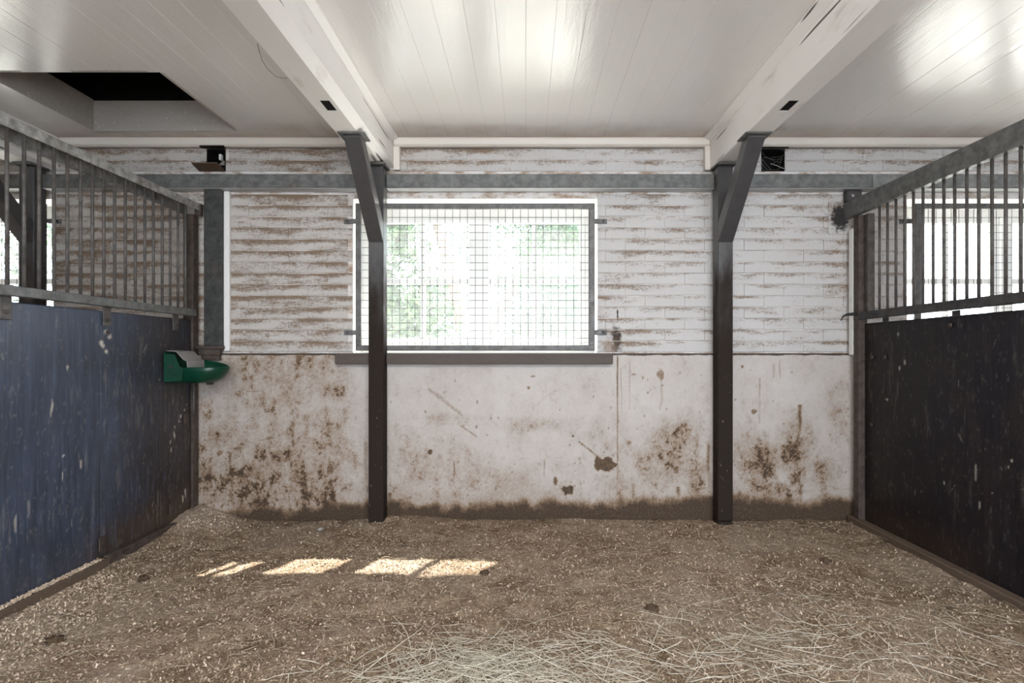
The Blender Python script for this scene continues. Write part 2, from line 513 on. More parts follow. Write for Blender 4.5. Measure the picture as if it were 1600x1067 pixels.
# each painted brick
def brick_mesh(i, w, h):
    r = random.Random(100+i)
    m = MB()
    d, b = 0.03, 0.0045
    c = 0.0009
    j = lambda s: r.uniform(-s, s)
    fr = [(-w/2+c, j(.0012), b+j(.0022)), (w/2-c, j(.0012), b+j(.0022)), (w/2-c, j(.0012)+.001, h-b+j(.0022)), (-w/2+c, j(.0012)+.001, h-b+j(.0022))]
    mid = [(-w/2, b, j(.001)), (w/2, b, j(.001)), (w/2, b, h+j(.001)), (-w/2, b, h+j(.001))]
    bk = [(-w/2, d, 0), (w/2, d, 0), (w/2, d, h), (-w/2, d, h)]
    fs = [(0,1,2,3)]
    for o in (0, 4):
        fs += [(o+k, o+4+k, o+4+(k+1) % 4, o+(k+1) % 4) for k in range(4)]
    m.add(fr+mid+bk, fs)
    return m.mesh('brick')
BL, BH, GX, GZ = 0.263, 0.075, 0.0008, 0.0028
bcache = {}
def free_spans(k):
    """stretches of wall in course k that are not window or hole"""
    z0, z1 = CH + 0.008 + k*BH, CH + 0.008 + (k+1)*BH
    cut = []
    if z0 < OZ1 - 0.01: cut += [(s+OX0, s+OX1) for s, _ in WIN]
    if k >= 16: cut += HOLES
    x, out = -3.85, []
    for a, b in sorted(cut):
        if a > x: out.append((x, min(a, 3.75)))
        x = max(x, b)
    if x < 3.75: out.append((x, 3.75))
    return out
nb = 0
for k in list(range(14)) + [16, 17]:
    z = CH + 0.008 + k*BH if k < 16 else 2.298 + (k-16)*BH
    off = (k % 2) * BL/2
    for a, b in free_spans(k):
        i0 = math.floor((a-off)/BL)
        x = off + i0*BL
        while x < b:
            p, q = max(x, a), min(x+BL, b)
            if q - p > 0.045:
                w = round((q-p-GX)*100)/100 if q-p < BL-0.001 else BL-GX
                w = min(w, q-p-0.001)
                key = (round(w, 3), nb % 5 if w > 0.25 else nb % 2)
                if key not in bcache: bcache[key] = brick_mesh(len(bcache), w, BH-GZ)
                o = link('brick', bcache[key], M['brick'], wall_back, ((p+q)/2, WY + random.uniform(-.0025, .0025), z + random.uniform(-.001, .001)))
                nb += 1
            x += BL
print('bricks', nb)

# plastered lower wall: relief and dirt on a fine grid
X = np.linspace(-2.28, 2.28, 913); Z = np.linspace(-0.12, CH, 243)
gx, gz = np.meshgrid(X, Z, indexing='ij')
px = 822 + 237.4*gx; py = 552 - 237.4*(gz - CH)
n1 = fbm(gx, gz, 1.8, 4, 1); n2 = fbm(gx, gz, 7, 5, 2, 0.6); n3 = fbm(gx, gz*0.75, 26, 4, 3, 0.65); n4 = fbm(gx, gz, 75, 3, 4, 0.7)
nv = fbm(gx, gz*0.22, 22, 4, 5, 0.6)
reg = np.zeros_like(gx)
for cx, cy, rx, ry, am in [
    (505,612,52,30,.70),(480,690,75,42,.62),(430,640,70,45,.48),(350,690,26,50,.55),(400,740,70,40,.42),(545,700,35,50,.4),(370,600,50,30,.40),
    (500,660,40,16,.5),(640,690,40,45,.35),(700,655,90,16,.35),(830,665,110,18,.42),(950,690,60,50,.42),(1060,705,55,60,.74),(1088,745,28,62,.72),
    (1015,735,45,45,.55),(1030,600,40,60,.25),(880,740,140,40,.36),(740,760,150,30,.42),(1190,725,44,50,.80),(1240,720,34,72,.74),(1285,740,34,40,.6),
    (1312,650,32,70,.42),(1215,765,60,20,.75),(1170,640,30,50,.28),(980,760,60,30,.5),(450,775,120,25,.4),(640,610,60,20,.22),(1330,780,20,30,.5)]:
    dd = ((px-cx)/rx)**2 + ((py-cy)/ry)**2
    reg = np.maximum(reg, am*np.exp(-dd*0.8))
base = 0.20 + 0.30*sstep(590, 500, px) + 0.20*sstep(0.75, 0.1, gz)
lvl = np.clip(np.maximum(base, reg) * (0.35 + 1.3*n2), 0, 1)
g = 0.42*n3 + 0.36*n4 + 0.22*nv
g = (g - g.mean())/g.std()
gs = np.clip(0.5 + 0.28*g, 0, 1)
sm_ = np.clip(lvl*1.15 - 0.06, 0, 1)
dirt = sm_*(0.58 + 0.46*gs) + (0.08 + 0.20*lvl)*sstep(0.2, 1.9, g - (1.5 - 2.1*lvl))
low = sstep(0.185, 0.01, gz - 0.13*(n1-0.5) - 0.11*(n2-0.5) - 0.05*sstep(700, 1000, px) - 0.05*(nv-.5))
dirt = np.maximum(dirt, low*(0.95+0.4*n3))
dirt = np.maximum(dirt, 0.44*sstep(0.44, 0.05, gz - 0.35*(n1-.5))*(0.5+n2))
def streak(x, y0, y1, w, am, wob=1.0, seed=50):
    global dirt
    yy = np.clip((py-y0)/(y1-y0), 0, 1)
    c = x + (fbm(py*0.0+seed, py, 0.04, 2, seed)-0.5)*3*wob
    m = np.exp(-((px-c)/w)**2) * (py > y0) * (py < y1) * (0.55+0.7*n3) * (1 - 0.3*yy)
    dirt = np.maximum(dirt, np.clip(am*m, 0, 1))
for a in [(965,556,770,1.3,1.0,.5),(971,575,650,1,.6),(984,565,640,1,.6),(1248,632,790,4,.95,3),(1243,690,760,7,.8,3),(1187,590,662,1.6,.6),(1208,568,590,2.2,.55),
          (1219,563,590,1.6,.6),(1032,575,640,3,.45,3),(1060,760,805,5,.8),(990,755,805,5,.75),(850,718,745,1.4,.7),(710,720,755,2.2,.85),(685,715,740,1,.5),
          (690,712,735,1,.5),(1207,755,780,2,.7),(1045,720,745,2,.7),(438,560,582,3,.55),(452,775,800,2.5,.85),(475,772,800,2.5,.85),(975,740,790,1,.6),
          (1107,695,800,4,.8),(572,690,800,5,.6),(610,770,805,6,.85)]:
    streak(*a, seed=50+int(a[0]))
def blob(x, y, rx, ry, am, rag=0.8):
    global dirt
    l = np.sqrt(((px-x)/rx)**2 + ((py-y)/ry)**2) + (n3-0.5)*rag*2
    dirt = np.maximum(dirt, am*sstep(1.15, 0.75, l))
for a in [(945,724,17,10,.9),(885,765,10,9,.95),(672,706,5,5,.9),(868,752,3,6,.8),(895,681,3,3,.9),(1033,587,6,8,.65),(982,692,4,4,.7),(516,732,5,8,.8),
          (421,684,6,3,.7),(344,708,5,6,.7),(832,588,4,2,.6),(826,605,3,2,.7),(990,585,6,2,.7),(1160,573,3,3,.8),(1178,643,4,3,.7),(420,767,6,6,.6)]:
    blob(*a)
def slash(x0, y0, x1, y1, w, am):
    global dirt
    dx, dy = x1-x0, y1-y0; L2 = dx*dx+dy*dy
    t = np.clip(((px-x0)*dx+(py-y0)*dy)/L2, 0, 1)
    d = np.hypot(px-(x0+t*dx), py-(y0+t*dy))
    dirt = np.maximum(dirt, am*np.exp(-(d/w)**2)*(0.4+0.9*n4))
for a in [(670,608,718,645,3,.55),(680,612,725,652,2,.5),(720,665,745,682,1.1,.8),(905,690,945,722,2,.8),(835,636,862,612,2,.3),(395,655,440,640,1.4,.5),(405,688,430,684,1.6,.8),
          (385,611,412,611,1.2,.8),(890,785,910,798,1.2,.5),(800,750,840,732,1.2,.4),(640,770,690,752,1.4,.3),(1030,785,1048,776,1.6,.7),(930,748,985,735,1.4,.4)]:
    slash(*a)
for i in range(260):                    # flung specks
    x = rng.uniform(310, 1345); y = 552 + 255*rng.random()**0.6; r = rng.uniform(0.8, 1.9)
    ix0, ix1 = np.searchsorted(X, [(x-8-822)/237.4, (x+8-822)/237.4]); z_ = CH+(552-y)/237.4
    iz0, iz1 = np.searchsorted(Z, [z_-.03, z_+.03])
    s = np.s_[ix0:ix1, iz0:iz1]
    dirt[s] = np.maximum(dirt[s], 0.75*np.exp(-(((px[s]-x)/r)**2+((py[s]-y)/(r*rng.uniform(.8, 2.2)))**2)))
dirt = np.clip(dirt, 0, 1)
yy = PY - 0.006*(n1-0.5) - 0.005*(n2-0.5) - 0.0015*(n3-0.5) - 0.003*sstep(0.3, 1, dirt)*n3
yy[:, -1] = PY + 0.002
Pts = np.stack([gx, yy, gz], -1)
tag(link('plaster', grid_mesh('plaster', Pts, {'dirt': dirt}), M['plaster'], wall_back))
pb = MB(); pb.box(-2.28, 2.28, PY+0.014, WY+0.01, -0.12, CH-0.001); pb.box(-XE, -2.285, PY, WY+0.01, -0.3, CH-0.001); pb.box(2.285, XE, PY, WY+0.01, -0.3, CH-0.001)
pb.prism([(PY+0.001, CH-0.001), (WY+0.008, CH-0.001), (WY+0.008, CH-0.006), (PY+0.001, CH-0.006)], 'x', -2.28, 2.28)
pb.build('plaster_core', M['plaster'], wall_back)
# cement patch round the end of the right-hand top rail
cp = MB(); cp.box(wx(1294), wx(1334), WY-0.006, WY+0.004, wz(366), wz(315)); cp.build('cement_patch', M['brick'], wall_back, 0.002)

# other walls, loft and roof
for nm, x0, x1 in (('wall_left', -XE-0.2, -XE), ('wall_right', XE, XE+0.2)):
    b = MB(); b.box(x0, x1, -3.2, OUT, -0.3, 4.3); tag(b.build(nm, M['far']), kind='structure')
b = MB()
b.box(-XE, -1.3, -3.4, -3.2, -0.3, 4.3); b.box(3.1, XE, -3.4, -3.2, -0.3, 4.3); b.box(-1.3, 3.1, -3.4, -3.2, 2.45, 4.3); b.box(-1.3, 3.1, -3.4, -3.2, -0.3, 0.02)
tag(b.build('wall_front', M['far']), kind='structure')
b = MB(); b.box(-XE-0.4, XE+0.4, -3.6, OUT+0.03, 4.3, 4.4); tag(b.build('roof', M['roof']), kind='structure')

# ceiling boards with the loft hatch
HX0, HX1, HY0, HY1 = -2.76, -1.85, 2.93, 3.706
deck = MB()
for x0, x1, y0, y1 in ((-XE, HX0, -3.2, WY), (HX1, XE, -3.2, WY), (HX0, HX1, -3.2, HY0), (HX0, HX1, HY1, WY)):
    e = 0.021
    deck.box(x0-e if x0 == HX0 else (x0+e if x0 == HX1 else x0), x1-e if x1 == HX0 else (x1+e if x1 == HX1 else x1), y0+e if y0 == HY1 else y0, y1-e if y1 == HY0 else y1, CZ+0.0205, CZ+0.05)
ceiling = deck.build('ceiling', M['roof'])
tag(ceiling, 'glossy cream painted board ceiling with an open loft hatch', kind='structure')
PWD = 0.127
pc = {}
def plank(x0, x1, y0, y1):
    key = (round(x1-x0, 3), round(y0, 3), round(y1, 3))
    if key not in pc:
        m = MB(); h = (x1-x0)/2 - 0.0002
        b = 0.0006
        prof = [(-h+b, 0), (h-b, 0), (h, b), (h, 0.02), (-h, 0.02), (-h, b)]
        m.prism(prof, 'y', y0, y1)
        pc[key] = m.mesh('plank')
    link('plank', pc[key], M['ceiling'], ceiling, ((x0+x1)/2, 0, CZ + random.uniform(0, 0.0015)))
x = -4.7
while x < 4.7:
    x2 = x + PWD
    cuts = [x] + [c for c in (HX0, HX1) if x < c < x2] + [x2]
    for a, b in zip(cuts, cuts[1:]):
        if b - a < 0.012: continue
        if a >= HX0-1e-6 and b <= HX1+1e-6:
            plank(a, b, -3.2, HY0); plank(a, b, HY1, WY)
        else: plank(a, b, -3.2, WY)
    x = x2
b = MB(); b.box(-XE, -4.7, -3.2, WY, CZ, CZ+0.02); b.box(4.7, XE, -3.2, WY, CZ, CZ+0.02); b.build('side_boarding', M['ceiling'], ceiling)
for nm, bx in (('hatch_board', (HX0-0.018, HX0+0.003, HY0+0.003, HY1-0.003, CZ+0.0004, CZ+0.20)), ('hatch_board', (HX1-0.003, HX1+0.018, HY0+0.003, HY1-0.003, CZ+0.0004, CZ+0.20)),
               ('hatch_board', (HX0, HX1, HY1-0.003, HY1+0.018, CZ+0.0004, CZ+0.195)), ('hatch_board', (HX0, HX1, HY0-0.018, HY0+0.003, CZ+0.0004, CZ+0.20))):
    q = MB(); q.box(*bx); q.build(nm, M['cream'], ceiling, 0.002)
b = MB(); b.box(HX0-0.4, HX1+0.4, HY0-0.5, WY-0.01, CZ+0.80, CZ+0.83); b.box(HX0-0.42, HX0-0.4, HY0-0.5, WY, CZ+0.05, CZ+0.8); b.box(HX1+0.4, HX1+0.42, HY0-0.5, WY, CZ+0.05, CZ+0.8)
b.box(HX0-0.4, HX1+0.4, HY0-0.52, HY0-0.5, CZ+0.05, CZ+0.8); b.box(HX0-0.4, HX1+0.4, WY-0.06, WY-0.04, CZ+0.20, CZ+0.8); b.build('loft_dark_box', M['void'], ceiling)  # black box added round the hatch to keep the loft dark

# cove battens between the beams
BEAMS = [(-3.27, -3.10), (-1.043, -0.873), (1.21, 1.36)]
segs = [(-XE, -3.275), (-3.095, -1.048), (-0.868, 1.205), (1.365, XE)]
for i, (a, b_) in enumerate(segs):
    q = MB(); q.prism([(WY+0.005, CZ-0.001), (WY-0.045, CZ-0.001), (WY-0.05, CZ-0.012), (WY-0.043, CZ-0.045), (WY-0.028, CZ-0.056), (WY+0.005, CZ-0.056)], 'x', a, b_)
    tag(q.build('trim_%d' % (i+1), M['trim']), kind='structure')
for i, (a, b_) in enumerate(((-0.872, -0.83), (1.175, 1.209))):                    # short uprights beside the beam ends
    q = MB(); q.box(a, b_, WY-0.04, WY-0.001, 2.295, CZ-0.058); tag(q.build('trim_%d' % (i+5), M['trim'], None, 0.002), kind='structure')

# floor under deep bedding
FX = np.linspace(-2.165, 2.165, 434); FY = np.linspace(1.1, 3.835, 274)
fx, fy = np.meshgrid(FX, FY, indexing='ij')
def floor_h(x, y):
    h = 0.035*(fbm(x, y, 1.1, 3, 21)-0.5) + 0.03*(fbm(x, y, 4, 4, 22, 0.6)-0.5) + 0.011*(fbm(x, y, 26, 3, 23, 0.7)-0.5)
    h += 0.085*np.exp(-(((x+2.15)/0.30)**2 + ((y-3.78)/0.38)**2))
    h += 0.035*np.exp(-(((x+0.78)/0.25)**2 + ((y-3.82)/0.25)**2))
    h += 0.025*np.exp(-((x+2.15)/0.12)**2)
    h += 0.045*np.exp(-(((x+0.12)/0.42)**2 + ((y-1.85)/0.30)**2))
    for cx, cy, r, d in ((-.95, 2.6, .12, .014), (-.15, 2.35, .1, .02), (.55, 2.3, .12, .018), (-.5, 2.8, .09, .016), (1.0, 2.7, .1, .014)):
        h -= d*np.exp(-(((x-cx)/r)**2 + ((y-cy)/(r*.8))**2))
    return h - 0.005
fh = floor_h(fx, fy)
pale = 0.75*np.exp(-(((fx+2.05)/0.28)**2))*sstep(2.9, 2.3, fy)*fbm(fx, fy, 9, 4, 31) + 0.55*np.exp(-(((fx+2.05)/0.2)**2 + ((fy-3.7)/0.22)**2))*fbm(fx, fy, 14, 3, 32)
pale += 0.30*sstep(0.45, 0.7, fbm(fx, fy, 3, 4, 33))
floor = link('floor', grid_mesh('floor', np.stack([fx, fy, fh], -1), {'pale': np.clip(pale, 0, 1)}), M['floor'])
tag(floor, 'trodden brown sawdust bedding covering the stall floor', kind='structure')
b = MB(); b.box(-XE, XE, -3.4, 1.1, -0.3, -0.01); b.box(-XE, XE, 1.1, OUT, -0.3, -0.13); b.box(-XE, -2.17, 1.1, WY, -0.13, -0.01); b.box(2.17, XE, 1.1, WY, -0.13, -0.01)
b.build('floor_base', M['floor'], floor)

# windows: frame, sashes with glazing bars, panes
GY0, GY1 = 4.07, 4.12
for s, nm in WIN:
    w = bpy.data.objects.new(nm, None); w.location = (s, GY0, OZ0); COL.objects.link(w)
    tag(w, kind='structure')
    x0, x1, z0, z1 = s+OX0, s+OX1, OZ0, OZ1
    f = MB()
    f.box(x0, x1, GY0-0.01, GY1, z1-0.075, z1); f.box(x0, x1, GY0-0.01, GY1, z0, z0+0.07)
    f.box(x0, x0+0.06, GY0-0.01, GY1, z0+0.07, z1-0.075); f.box(x1-0.06, x1, GY0-0.01, GY1, z0+0.07, z1-0.075)
    mx = s-0.332
    f.box(mx-0.029, mx+0.029, GY0-0.018, GY1, z0+0.07, z1-0.075)
    f.build('window_frame', M['frame'], w, 0.004)
    for a, b_ in ((x0+0.06, mx-0.029), (mx+0.029, x1-0.06)):
        q = MB(); t = 0.040; za, zb = z0+0.07, z1-0.075
        q.box(a, b_, GY0, GY1-0.005, zb-t, zb); q.box(a, b_, GY0, GY1-0.005, za, za+t)
        q.box(a, a+t, GY0, GY1-0.005, za+t, zb-t); q.box(b_-t, b_, GY0, GY1-0.005, za+t, zb-t)
        cx, cz = (a+b_)/2, 1.595
        q.box(cx-0.015, cx+0.015, GY0+0.004, GY1-0.008, za+t, zb-t); q.box(a+t, cx-0.015, GY0+0.004, GY1-0.008, cz-0.02, cz+0.02); q.box(cx+0.015, b_-t, GY0+0.004, GY1-0.008, cz-0.02, cz+0.02)
        sash = q.build('sash', M['frame'], w, 0.003)
        for pa, pb_ in ((a+t, cx-0.015), (cx+0.015, b_-t)):
            for qa, qb in ((za+t, cz-0.02), (cz+0.02, zb-t)):
                g = MB(); g.add([(pa, GY0+0.03, qa), (pb_, GY0+0.03, qa), (pb_, GY0+0.03, qb), (pa, GY0+0.03, qb)], [(0,1,2,3)])
                g.build('pane', M['glass'], sash)
    # white painted reveal lining of the opening
    r = MB()
    r.box(x0-0.001, x0+0.004, WY+0.004, GY0-0.011, z0+0.001, z1); r.box(x1-0.004, x1+0.001, WY+0.004, GY0-0.011, z0+0.001, z1)
    r.box(x0, x1, WY+0.004, GY0-0.011, z1-0.004, z1+0.001); r.box(x0, x1, WY+0.004, GY0-0.011, z0, z0+0.004)
    r.build('reveal', M['reveal'], w)
    if s == 0.0: sill_parent = w
    else:
        q = MB(); q.box(x0-0.08, x1+0.09, 3.803, PY-0.006, 1.02, CH-0.002); q.build('sill', M['sill'], w, 0.004)
q = MB()
q.prism([(-1.236, 3.75), (-1.010, 3.75), (-1.010, 3.803), (-0.904, 3.803), (-0.904, 3.75), (0.562, 3.75), (0.562, PY+0.004), (-1.236, PY+0.004)], 'z', 1.02, CH-0.001)
q.build('sill', M['sill'], sill_parent, 0.004)

# ------------------------------------------------------------------ beams, posts, rail
for i, (x0, x1) in enumerate(BEAMS):
    lab = ['cream painted ceiling beam seen above the left stall partition', 'cream ceiling beam left of the window with chamfered edge', 'cream ceiling beam right of the window with long drying cracks'][i]
    t = thing('ceiling_beam', ((x0+x1)/2, 3.7, 2.30), lab, 'beam', 'painted ceiling beams', 'thing')
    zb, zt = 2.300, CZ-0.0005
    cxx = (x0+x1)/2
    if i == 1: prof = [(x0, zb), (x1-0.05, zb), (x1, zb+0.03), (x1, zt), (x0, zt)]
    elif i == 2: prof = [(x0+0.004, zb), (x1-0.01, zb), (x1, zb+0.012), (x1, zt), (x0, zt), (x0, zb+0.004)]
    else: prof = [(x0, zb), (x1-0.03, zb), (x1, zb+0.02), (x1, zt), (x0, zt)]
    hx = cxx - (0.009 if i == 1 else 0.0); hy0, hy1 = (2.78, 2.90) if i else (2.7, 2.8)
    slot = [(prof[0][0], zb), (hx-0.024, zb), (hx-0.024, zb+0.11), (hx+0.024, zb+0.11), (hx+0.024, zb)] + prof[1:]
    q = MB(); q.prism(prof, 'y', -3.2, hy0); q.prism(slot, 'y', hy0, hy1); q.prism(prof, 'y', hy1, WY-0.004)
    q.build('timber', M['beam'], t)
    q = MB(); q.box(hx-0.0235, hx+0.0235, hy0+0.001, hy1-0.001, zb+0.003, zb+0.1095); q.build('mortise_shade', M['void'], t)  # black block fills the slot, standing in for its shade
    q = MB()
    if i == 2: q.prism([(x0-0.001, CZ-0.001), (x0-0.045, CZ-0.001), (x0-0.042, CZ-0.012), (x0-0.001, CZ-0.03)], 'y', -3.2, WY-0.055)
    else: q.prism([(x1+0.001, CZ-0.001), (x1+0.035, CZ-0.001), (x1+0.032, CZ-0.012), (x1+0.001, CZ-0.03)], 'y', -3.2, WY-0.055)
    q.build('fillet', M['beam'], t)

PW = 0.048
for i, c in enumerate(POSTS):
    lab = ['dark post with a diagonal brace behind the bars of the left partition', 'dark grey post with a diagonal brace standing before the window', 'dark grey post with a diagonal brace on the bare wall right of the window'][i]
    t = thing('timber_post', (c, 3.75, 0), lab, 'post', 'braced posts under the ceiling beams')
    y0, y1 = 3.70, 3.80
    q = MB(); q.box(c-PW, c+PW, y0, y1, (-0.10 if i == 1 else 0.02), 2.284); q.build('shaft', M['post'], t, 0.004)
    q = MB(); q.prism([(y0-0.0005, 1.795), (y0-0.0005, 1.925), (3.285, 2.291), (3.19, 2.291), (3.19, 2.283)], 'x', c-PW, c+PW); q.build('brace', M['post'], t, 0.004)
    q = MB(); q.box(c-PW-0.025, c+PW+0.025, 3.165, 3.30, 2.292, 2.299); q.build('brace_plate', M['guard'], t, 0.001)
    q = MB(); q.box(c-PW-0.012, c+PW+0.016, 3.66, 3.81, 2.286, 2.2985); q.build('head_plate', M['guard'], t, 0.002)
    if i != 1:
        q = MB(); q.box(c-PW-0.002, c+PW-0.002, y0-0.006, y1, -0.14, 0.016); q.build('foot_block', M['post'], t, 0.006)
    q = MB(); q.tube([(c, y0+0.001, 1.812), (c, y0-0.006, 1.812)], 0.006, 8); q.build('bolt', M['dark'], t)

t = thing('wall_rail', (0, WY, 2.16), 'grey galvanised rail running along the brick wall above the windows', 'rail')
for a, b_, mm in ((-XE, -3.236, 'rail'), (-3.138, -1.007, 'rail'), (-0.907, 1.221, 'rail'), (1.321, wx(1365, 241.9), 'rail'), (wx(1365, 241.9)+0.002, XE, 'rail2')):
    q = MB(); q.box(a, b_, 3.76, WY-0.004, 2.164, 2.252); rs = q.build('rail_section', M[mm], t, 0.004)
    q = MB(); q.box(a, b_, 3.765, WY-0.004, 2.159, 2.1635); q.build('lit_underside', M['lit_underside'], rs, 0.001)  # paler plate added so the rail underside looks lit by the window

# steel wall column beside the left partition
t = thing('wall_column', (-2.05, 3.82, 1.11), 'short grey steel column on the plaster ledge behind the green drinking bowl', 'column', kind='thing')
q = MB(); q.box(-2.106, -1.993, 3.79, WY-0.004, 1.14, 2.160); q.build('shaft', M['column'], t, 0.004)
q = MB(); q.box(-1.992, -1.955, 3.822, WY-0.004, 1.105, 2.158); q.build('painted_edge', M['reveal'], t, 0.003)
for z0, z1, e in ((1.118, 1.14, 0.022), (1.078, 1.117, 0.006), (1.045, 1.077, 0.0)):
    q = MB(); q.box(-2.12-e, -2.0+e, 3.782-e, PY-0.006, z0, z1); q.build('base_plate', M['rust'], t, 0.003)

# ------------------------------------------------------------------ window guards
wire_v = MB().tube([(0,0,0), (0,0,0.9)], 0.0016, 6).mesh('wire')
wire_v.materials.append(M['wire'])
for s, nm in WIN:
    lab = {'window_1': 'steel mesh guard over the middle window', 'window_2': 'steel mesh guard seen through the left partition bars', 'window_3': 'steel mesh guard seen through the right partition bars'}[nm]
    gx0, gx1, gz0, gz1 = s-1.119, s+0.450, 1.107, 2.074
    t = thing('window_guard', (s-0.33, 3.818, gz0), lab, 'window guard', 'mesh guards over the windows')
    q = MB(); w_ = 0.036; y0, y1 = 3.805, 3.832
    q.box(gx0, gx1, y0, y1, gz1-w_, gz1); q.box(gx0, gx1, y0, y1, gz0, gz0+w_); q.box(gx0, gx0+w_, y0, y1, gz0+w_, gz1-w_); q.box(gx1-w_, gx1, y0, y1, gz0+w_, gz1-w_)
    q.build('guard_frame', M['guard'], t, 0.003)
    x = s-0.881-0.0497*4
    while x < gx1-w_:
        if x > gx0+w_+0.004:
            o = link('wire', wire_v, None, t, (x+random.uniform(-.0012, .0012), 3.817, gz0+w_-0.002)); o.scale = (1, 1, (gz1-gz0-2*w_+0.004)/0.9)
            o.rotation_euler = (0, random.uniform(-.001, .001), 0)
        x += 0.0497
    z = 1.984
    while z > gz0+w_:
        if z < gz1-w_:
            o = link('wire', wire_v, None, t, (gx0+w_-0.002, 3.8195, z+random.uniform(-.001, .001))); o.scale = (1, 1, (gx1-gx0-2*w_+0.004)/0.9); o.rotation_euler = (0, math.pi/2, 0)
        z -= 0.0496
    for x, dx in ((gx0, -1), (gx1, 1)):
        for z in (1.963, 1.228):
            q = MB()
            a, b_ = sorted((x, x+dx*0.085))
            q.box(a, b_, WY-0.014, WY-0.006, z-0.016, z+0.016)
            a, b_ = sorted((x-dx*0.004, x+dx*0.03)); q.box(a, b_, 3.828, WY-0.0142, z-0.012, z+0.012)
            l = q.build('lug', M['guard'], t, 0.002)
            q = MB(); q.tube([(x+dx*0.062, WY-0.012, z), (x+dx*0.062, WY-0.022, z)], 0.009, 6, smooth=False); q.build('bolt', M['dark'], l)

# ------------------------------------------------------------------ stall partitions
def panel_marks(Y, Zv, side, seed):
    r = np.random.default_rng(seed)
    gy, gz_ = np.meshgrid(Y, Zv, indexing='ij')
    v = fbm(gy, gz_*0.14, 40, 4, seed, 0.65); big = fbm(gy, gz_, 2.2, 4, seed+3)
    fn = fbm(gy, gz_*0.5, 70, 3, seed+9, 0.7)
    mk = 0.13*sstep(0.62, 0.78, v)*sstep(0.40, 0.62, big) + 0.12*sstep(0.66, 0.8, fn)
    if side > 0: mk *= 0.55
    dy, dz = Y[1]-Y[0], Zv[1]-Zv[0]
    def dab(y, z, ry, rz, am, ang=0.0):
        R = max(ry, rz)*2.5
        i0, i1 = np.searchsorted(Y, [y-R, y+R]); j0, j1 = np.searchsorted(Zv, [z-R, z+R])
        if i1 <= i0 or j1 <= j0: return
        s = np.s_[i0:i1, j0:j1]
        a, b = gy[s]-y, gz_[s]-z
        u = a*math.cos(ang)+b*math.sin(ang); w = -a*math.sin(ang)+b*math.cos(ang)
        mk[s] = np.maximum(mk[s], am*sstep(0.38, 0.72, np.exp(-((u/ry)**2+(w/rz)**2)*0.9)*(0.15+1.5*fn[s])))
    for i in range(110 if side < 0 else 70):
        y, z = r.uniform(1.4, 3.7), r.uniform(0.08, 1.2)
        dab(y, z, r.uniform(.002, .005), r.uniform(.006, .04), r.uniform(.1, .4)*r.random()**2+.05, r.normal(0, .25) if r.random() < .8 else r.uniform(-1.4, 1.4))
    PX = 2.158
    def at(px_, py_):
        Zd = F*PX/abs(px_-822); return Zd, CH-(py_-552)*Zd/F
    if side < 0:
        for px_, py_, a, b, c in [(289,640,.010,.008,.95),(283,650,.012,.014,.95),(281,658,.008,.010,.95),(274,668,.010,.02,.95),(273,680,.010,.035,.9),(292,632,.006,.006,.8),
                                  (267,690,.008,.02,.7),(268,702,.006,.02,.6),(290,770,.010,.03,.8),(286,780,.010,.03,.85),(282,792,.006,.02,.6),(266,775,.005,.02,.5),
                                  (250,593,.010,.006,.9),(260,594,.008,.006,.9),(269,594,.010,.006,.9),(168,518,.03,.012,.7),(172,526,.02,.02,.75),(158,536,.022,.016,.85),(161,540,.02,.012,.8),
                                  (167,549,.012,.012,.95),(106,574,.008,.016,.8),(82,632,.008,.04,.8),(80,645,.006,.02,.7),(100,712,.012,.008,.8),
                                  (127,725,.006,.03,.6),(98,745,.006,.03,.6),(25,820,.008,.05,.5),(45,800,.01,.06,.3)]:
            y, z = at(px_, py_); dab(y, z, a, b, c)
    else:
        for px_, py_, a, b, c in [(1403,522,.010,.012,.4),(1413,567,.012,.02,.5),(1405,575,.01,.015,.5),(1385,624,.016,.008,.6),(1530,790,.008,.03,.5),(1475,755,.006,.012,.5),
                                  (1436,800,.006,.01,.6),(1550,770,.008,.008,.7),(1580,720,.008,.01,.8),(1575,730,.006,.01,.7),(1524,738,.01,.05,.4)]:
            y, z = at(px_, py_); dab(y, z, a, b, c)
    ru = 0.85*sstep(0.26, 0.03, gz_ - 0.25*(big-.5))*np.clip(sstep(2.6, 3.2, gy)+0.25, 0, 1) + 0.45*sstep(3.1, 3.75, gy)*big
    return np.clip(mk, 0, 1), np.clip(ru*(0.5 if side > 0 else 1), 0, 1)

